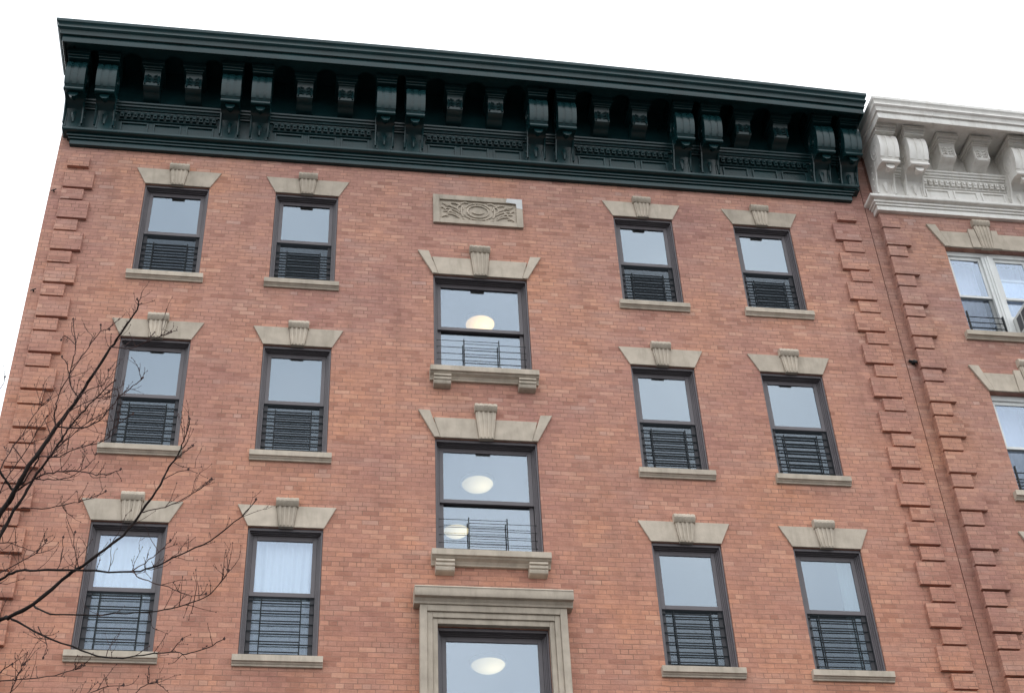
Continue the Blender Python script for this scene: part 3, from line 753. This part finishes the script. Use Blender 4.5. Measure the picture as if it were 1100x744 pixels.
# ------------------------------------------------------------------ camera
f_, p_, y_, r_, cx_, cy_, cz_ = 1.55844065, 0.67111268, 0.17518531, -0.05333467, -2.4264322, -16.11283284, -15.73468406
fw = Vector((math.sin(y_)*math.cos(p_), math.cos(y_)*math.cos(p_), math.sin(p_)))
rt = Vector((math.cos(y_), -math.sin(y_), 0)); up = rt.cross(fw)
r2 = math.cos(r_)*rt+math.sin(r_)*up; u2 = -math.sin(r_)*rt+math.cos(r_)*up
cam = bpy.data.cameras.new('camera'); co = bpy.data.objects.new('camera', cam); col.objects.link(co)
C0 = Vector((cx_, cy_, cz_+ZT))
mw = Matrix((r2, u2, -fw)).transposed().to_4x4(); mw.translation = C0; co.matrix_world = mw
cam.sensor_width = 36; cam.lens = f_*1000/1100*36; cam.clip_end = 3000; cam.clip_start = .05
sc.camera = co

# ------------------------------------------------------------------ bare street tree
def tp(px, py, Y):
    """street-tree joint: measured direction and distance from the facade"""
    d = r2*(px-550)/(f_*1000)+u2*(372-py)/(f_*1000)+fw
    t = (Y-C0.y)/d.y; return C0+d*t
TB = Vector((-5.75, -4.75, 0))
tree = empty('bare_tree', TB, 'bare winter street tree reaching its budded branches in front of the left windows', 'tree')
limb = MB(); twig = MB(); trunk = MB()
Tr = random.Random(21)
def smooth_path(pts, sub=4):
    out = []
    n = len(pts)
    for i in range(n-1):
        p0, p1, p2, p3 = pts[max(i-1, 0)], pts[i], pts[i+1], pts[min(i+2, n-1)]
        for k in range(sub):
            t = k/sub
            out.append(.5*((2*p1)+(-p0+p2)*t+(2*p0-5*p1+4*p2-p3)*t*t+(-p0+3*p1-3*p2+p3)*t**3))
    out.append(pts[-1]); return out
def bud(p, r=.009): twig.blob(tuple(p-TB), r, r*1.7)
def side_twig(p, d, L, r, depth=0):
    """short crooked spur, with buds"""
    n = 5; pts = [p]; cur = d.normalized()
    for k in range(n):
        cur = (cur+Vector((Tr.uniform(-.30, .30), Tr.uniform(-.30, .30), Tr.uniform(-.15, .38)))).normalized()
        pts.append(pts[-1]+cur*L/n)
    twig.tube([q-TB for q in pts], [r*(1-.6*k/n) for k in range(n+1)], 5)
    bud(pts[-1], r*1.7)
    for k in range(1, n):
        if Tr.random() < .25: bud(pts[k]+Vector((Tr.uniform(-1, 1), Tr.uniform(-1, 1), 1))*r*1.6, r*1.5)
    if depth < 2 and L > .10:
        for _ in range(Tr.choice((0, 1, 1))):
            k = Tr.randint(1, n-1); side_twig(pts[k], (cur+Vector((Tr.uniform(-1.1, 1.1), Tr.uniform(-.8, .8), Tr.uniform(-.3, .9)))), L*Tr.uniform(.4, .7), r*.75, depth+1)
def branch(pix, Y0, Y1, w0, w1, dens=1.0, tl=.17):
    """pix: joints; w0,w1: thickness in px at the two ends"""
    n = len(pix); P = [tp(q[0], q[1], Y0+(Y1-Y0)*k/(n-1)+Tr.uniform(-.04, .04)*(0 < k < n-1)) for k, q in enumerate(pix)]
    P = smooth_path(P, 4); m = len(P); rad = []
    for k, q in enumerate(P):
        dist = (q-C0).dot(fw); w = .86*(w0+(w1-w0)*(k/(m-1))**.7); rad.append(w*dist/(f_*1000)/2*(1+.10*math.sin(k*1.9)))
    Q = [q+Vector((Tr.uniform(-1, 1), Tr.uniform(-1, 1), Tr.uniform(-1, 1)))*.006 for q in P]
    tgt = limb if w0 > 2.4 else twig
    tgt.tube([q-TB for q in Q], rad, 8 if w0 > 2.4 else 6)
    if w1 < 1.6: bud(Q[-1], .011)
    L = sum((Q[k+1]-Q[k]).length for k in range(m-1)); cnt = int(L*13.5*dens)
    for _ in range(cnt):
        t = Tr.uniform(.06, 1)**.75; k = min(m-2, int(t*(m-1)))
        d = (Q[k+1]-Q[k]).normalized(); side = Vector((Tr.uniform(-1, 1), Tr.uniform(-.9, .9), Tr.uniform(-.35, 1.1))).normalized()
        side_twig(Q[k], d*.75+side, tl*Tr.uniform(.3, 1.6), .0026+.0010*Tr.random())
    return P
B = branch
Bm = -5.6
J1 = B([(-60, 655), (-30, 606), (0, 552.4), (15.7, 528), (31.5, 500), (61.2, 458), (84, 427), (98, 404.4), (119, 374), (130, 357), (147, 332), (148, 321)], -5.2, -6.2, 9.5, 1.4, .75)
B([(-30, 470), (0, 507), (8, 518), (15.7, 528)], -5.4, -5.3, 3.0, 3.2, .5)
B([(-45, 690), (-10, 600), (8, 560), (22.7, 536.6), (36.7, 514), (52, 492), (66.4, 472), (72, 462), (84, 448), (100, 430), (124, 408)], -5.3, -6.0, 5.5, 1.3, .9)
B([(15.7, 528), (43.7, 510.4), (61, 507), (87.4, 506), (103, 510), (118, 508), (130, 504)], -5.45, -5.8, 2.3, 1.0, 1)
B([(22.7, 520), (39.3, 497), (43, 490.5), (63, 490.3), (80.4, 482.4), (112, 473), (120, 462), (131, 452), (142.6, 444)], -5.5, -6.0, 2.3, 1.0, 1.0)
B([(61, 458), (87.4, 459), (105, 452.7), (120, 436), (131, 423), (146.3, 412), (153.5, 405.4)], -5.6, -5.9, 2.1, 1.0, 1.1)
B([(61, 458), (57.7, 445.7), (60.3, 436), (63, 425.4), (72.6, 406), (87.4, 383.4), (101.4, 364), (108.4, 356), (116.8, 353.7)], -5.7, -6.1, 2.2, .9, .8)
B([(108.4, 356), (108.7, 349)], -6.1, -6.1, 1.2, .9, .5)
B([(84, 427), (74.3, 408), (79.5, 383.4), (81.3, 370.3), (78.7, 342.3)], -5.8, -6.0, 1.9, .9, .8)
B([(74, 404), (70.8, 388.7), (66, 383)], -5.8, -5.9, 1.4, .9, .6)
B([(81.3, 370), (70, 360.7), (66, 366)], -5.9, -5.9, 1.2, .8, .3)
B([(84, 427), (94.4, 419), (112, 411.4), (117, 397.4)], -5.8, -6.0, 1.5, .8, 1.1)
B([(118.3, 372.8), (139.8, 373.6), (161, 365.5), (174.8, 360), (184, 356)], -5.95, -6.1, 1.6, .9, 1.2)
B([(36.7, 514), (52, 515), (75, 512), (96, 498), (104, 488)], -5.5, -5.6, 1.6, .8, 1)
B([(22, 545), (45, 546), (74, 541), (95, 536), (114, 527)], -5.4, -5.6, 1.7, .9, .8)
B([(66, 472), (68, 450), (84, 436), (110, 425), (118, 421)], -5.7, -5.9, 1.6, .8, 1.2)
B([(50, 492), (70, 474), (92, 455), (121, 438)], -5.7, -5.9, 1.6, .8, 1.0)
B([(-10, 520), (2, 500), (13, 480), (24, 466), (40, 440), (52, 430)], -5.4, -5.7, 1.8, .8, 1.2)
B([(-12, 560), (3, 520), (24, 490), (36, 470), (50, 447)], -5.3, -5.6, 1.8, .8, 1.0)
B([(13, 478), (24, 493), (30, 502)], -5.5, -5.5, 1.2, .9, .4)
B([(-10, 430), (2, 415), (5, 404)], -5.4, -5.4, 1.2, .8, .5)
# lower limbs
B([(-80, 715), (-40, 690), (0, 666), (12, 661.6), (36, 648), (73.8, 616.4), (84.3, 610.4), (105.4, 595.3), (132.5, 574), (152, 550), (171.7, 520), (182, 501), (189.6, 491), (195.3, 477.9), (201, 463.7), (203.7, 449.6)], -5.0, -6.4, 7.0, 1.2, .55)
B([(-60, 660), (-30, 636), (0, 622.4), (18, 613.4), (39, 612), (90, 612.5), (141.6, 613.4), (168.7, 607.4), (192.8, 595.3), (226, 580), (259, 554.6), (275.6, 536.6)], -5.1, -6.2, 4.6, 1.2, .7)
B([(36, 650), (54, 658.6), (84.3, 660), (135.5, 658.6), (168.7, 656.4), (198.8, 649.5), (226, 637.5), (241, 619.4), (246, 612)], -5.2, -6.1, 2.6, 1.0, .7)
B([(12, 664), (45, 681), (87.3, 697.7), (120.5, 706.7), (144.6, 703.7), (183.7, 700), (200, 702), (223, 694.7), (241, 685.7)], -5.2, -6.0, 2.9, 1.0, .5)
B([(183.7, 700), (190, 692), (195.8, 685.7)], -5.8, -5.9, 1.3, .9, 1.0)
B([(141.6, 613.4), (150, 620), (168.7, 627), (186, 632), (204.8, 639), (222, 637)], -5.8, -6.0, 1.8, .9, .8)
B([(141.6, 613.4), (160, 601), (174, 590), (183, 580)], -5.8, -5.9, 1.4, .9, .7)
B([(152, 550), (166, 547), (180.7, 542.6), (201.8, 533.5), (216.9, 523), (228, 514)], -6.1, -6.3, 1.5, .9, .7)
B([(189.6, 491), (198, 485), (206.6, 478)], -6.3, -6.35, 1.3, .9, .4)
B([(176, 514), (190, 507), (202.8, 504)], -6.2, -6.3, 1.2, .8, .6)
B([(84.3, 610), (80, 590), (80.5, 571)], -5.6, -5.7, 1.4, .9, .9)
B([(60, 612), (66, 600), (68, 577)], -5.5, -5.6, 1.1, .8, .7)
B([(-5, 618), (20, 604), (38, 594), (50, 580)], -5.3, -5.4, 1.7, .9, 1.1)
B([(-10, 585), (8, 582), (25, 588), (40, 592)], -5.2, -5.3, 1.5, .8, 1.2)
B([(41, 672), (50, 690), (46, 706)], -5.4, -5.4, 1.4, .9, .7)
B([(-30, 740), (0, 730.8), (42, 727.8), (72.3, 721.8), (87.3, 714.3)], -5.0, -5.4, 1.9, .9, .8)
B([(-25, 800), (0, 760), (14, 738), (22, 718), (26, 712)], -5.0, -5.2, 2.2, .9, 1.3)
B([(-20, 760), (0, 722), (14, 712)], -5.0, -5.1, 2.0, 1.0, .9)
B([(60, 790), (85, 752), (110, 738), (132.5, 735.4)], -5.0, -5.4, 1.8, .9, .9)
B([(120, 790), (138, 752), (155, 736), (168.7, 731)], -5.0, -5.4, 1.6, .9, .9)
# trunk and the lower scaffold limbs, out of the frame below
top = tp(-60, 760, -4.9)
tr_pts = smooth_path([Vector((-5.75, -4.75, -.1)), Vector((-5.74, -4.78, .35)), Vector((-5.70, -4.74, 2.0)), Vector((-5.78, -4.82, 3.6)), Vector((-5.68, -4.85, 4.8))], 5)
trunk.tube([q-TB for q in tr_pts], [.21, .185, .165, .155, .15, .148, .145, .143, .14, .138, .136, .133, .13, .127, .124, .12, .115, .11, .105, .10, .095][:len(tr_pts)], 12)
fork = tr_pts[-1]
for tgt_px, yy, r0, r1 in (((-60, 655), -5.2, .085, .040), ((-45, 690), -5.3, .06, .024), ((-80, 715), -5.0, .08, .030), ((-60, 660), -5.1, .06, .020), ((-30, 740), -5.0, .035, .009), ((-25, 800), -5.0, .03, .010), ((60, 790), -5.0, .03, .008), ((120, 790), -5.0, .03, .008)):
    e = tp(*tgt_px, yy); mid = (fork+e)/2+Vector((Tr.uniform(-.2, .1), Tr.uniform(-.1, .1), -.15))
    P = smooth_path([fork-Vector((0, 0, .15)), mid, e], 6); n = len(P)
    limb.tube([q-TB for q in P], [r0+(r1-r0)*k/(n-1) for k in range(n)], 8)
# a few limbs going the other way so the crown is whole
for k in range(7):
    a = 2.0+k*.62; e = fork+Vector((math.cos(a)*2.3, math.sin(a)*1.0+.4, 3.2+.3*k % 2)); mid = (fork+e)/2+Vector((0, 0, -.3))
    if e.x > -6.0: continue
    P = smooth_path([fork-Vector((0, 0, .15)), mid, e], 6); n = len(P)
    limb.tube([q-TB for q in P], [.07+(.012-.07)*j/(n-1) for j in range(n)], 8)
trunk.build('trunk', M['bark'], tree, angle=60); limb.build('limbs', M['bark'], tree, angle=60); twig.build('twigs', M['twig'], tree, angle=60)

# ------------------------------------------------------------------ light
w = bpy.data.worlds.new('World'); sc.world = w; w.use_nodes = True; nt = w.node_tree; nt.nodes.clear()
out = nt.nodes.new('ShaderNodeOutputWorld'); bg = nt.nodes.new('ShaderNodeBackground')
sky = nt.nodes.new('ShaderNodeTexSky'); sky.sky_type = 'NISHITA'; sky.sun_disc = False
EL, AZ = math.radians(74), math.radians(200)
sky.sun_elevation = EL; sky.sun_rotation = AZ; sky.air_density = 2.0; sky.dust_density = 4.0
hs = nt.nodes.new('ShaderNodeHueSaturation'); hs.inputs['Saturation'].default_value = .30; nt.links.new(sky.outputs[0], hs.inputs['Color'])
# cloud deck
tc = nt.nodes.new('ShaderNodeTexCoord'); ns = nt.nodes.new('ShaderNodeTexNoise'); ns.inputs['Scale'].default_value = 3.4; ns.inputs['Detail'].default_value = 5
nt.links.new(tc.outputs['Generated'], ns.inputs['Vector'])
rp = ramp(nt, [(.35, (11.6, 12.5, 13.4)), (.65, (17.2, 17.6, 17.9))]); nt.links.new(ns.outputs['Fac'], rp.inputs['Fac'])
mx = mixc(nt, hs.outputs['Color'], rp.outputs['Color'], .82)
nt.links.new(mx, bg.inputs['Color']); bg.inputs['Strength'].default_value = .12
nt.links.new(bg.outputs[0], out.inputs['Surface'])
sl = bpy.data.lights.new('sun', 'SUN'); sl.energy = .8; sl.angle = math.radians(20); sl.color = (1, .97, .93)
so = bpy.data.objects.new('sun', sl); col.objects.link(so)
# Nishita: rotation measured from +Y towards +X
sd = Vector((math.sin(AZ)*math.cos(EL), math.cos(AZ)*math.cos(EL), math.sin(EL)))
so.rotation_euler = sd.to_track_quat('Z', 'Y').to_euler(); so.location = (0, -10, 30)

sc.view_settings.view_transform = 'Standard'; sc.view_settings.look = 'None'; sc.view_settings.gamma = 1; sc.view_settings.exposure = 0.20
sc.view_settings.use_curve_mapping = False
sc.render.engine = 'CYCLES'
sc.cycles.max_bounces = 8; sc.cycles.transparent_max_bounces = 16
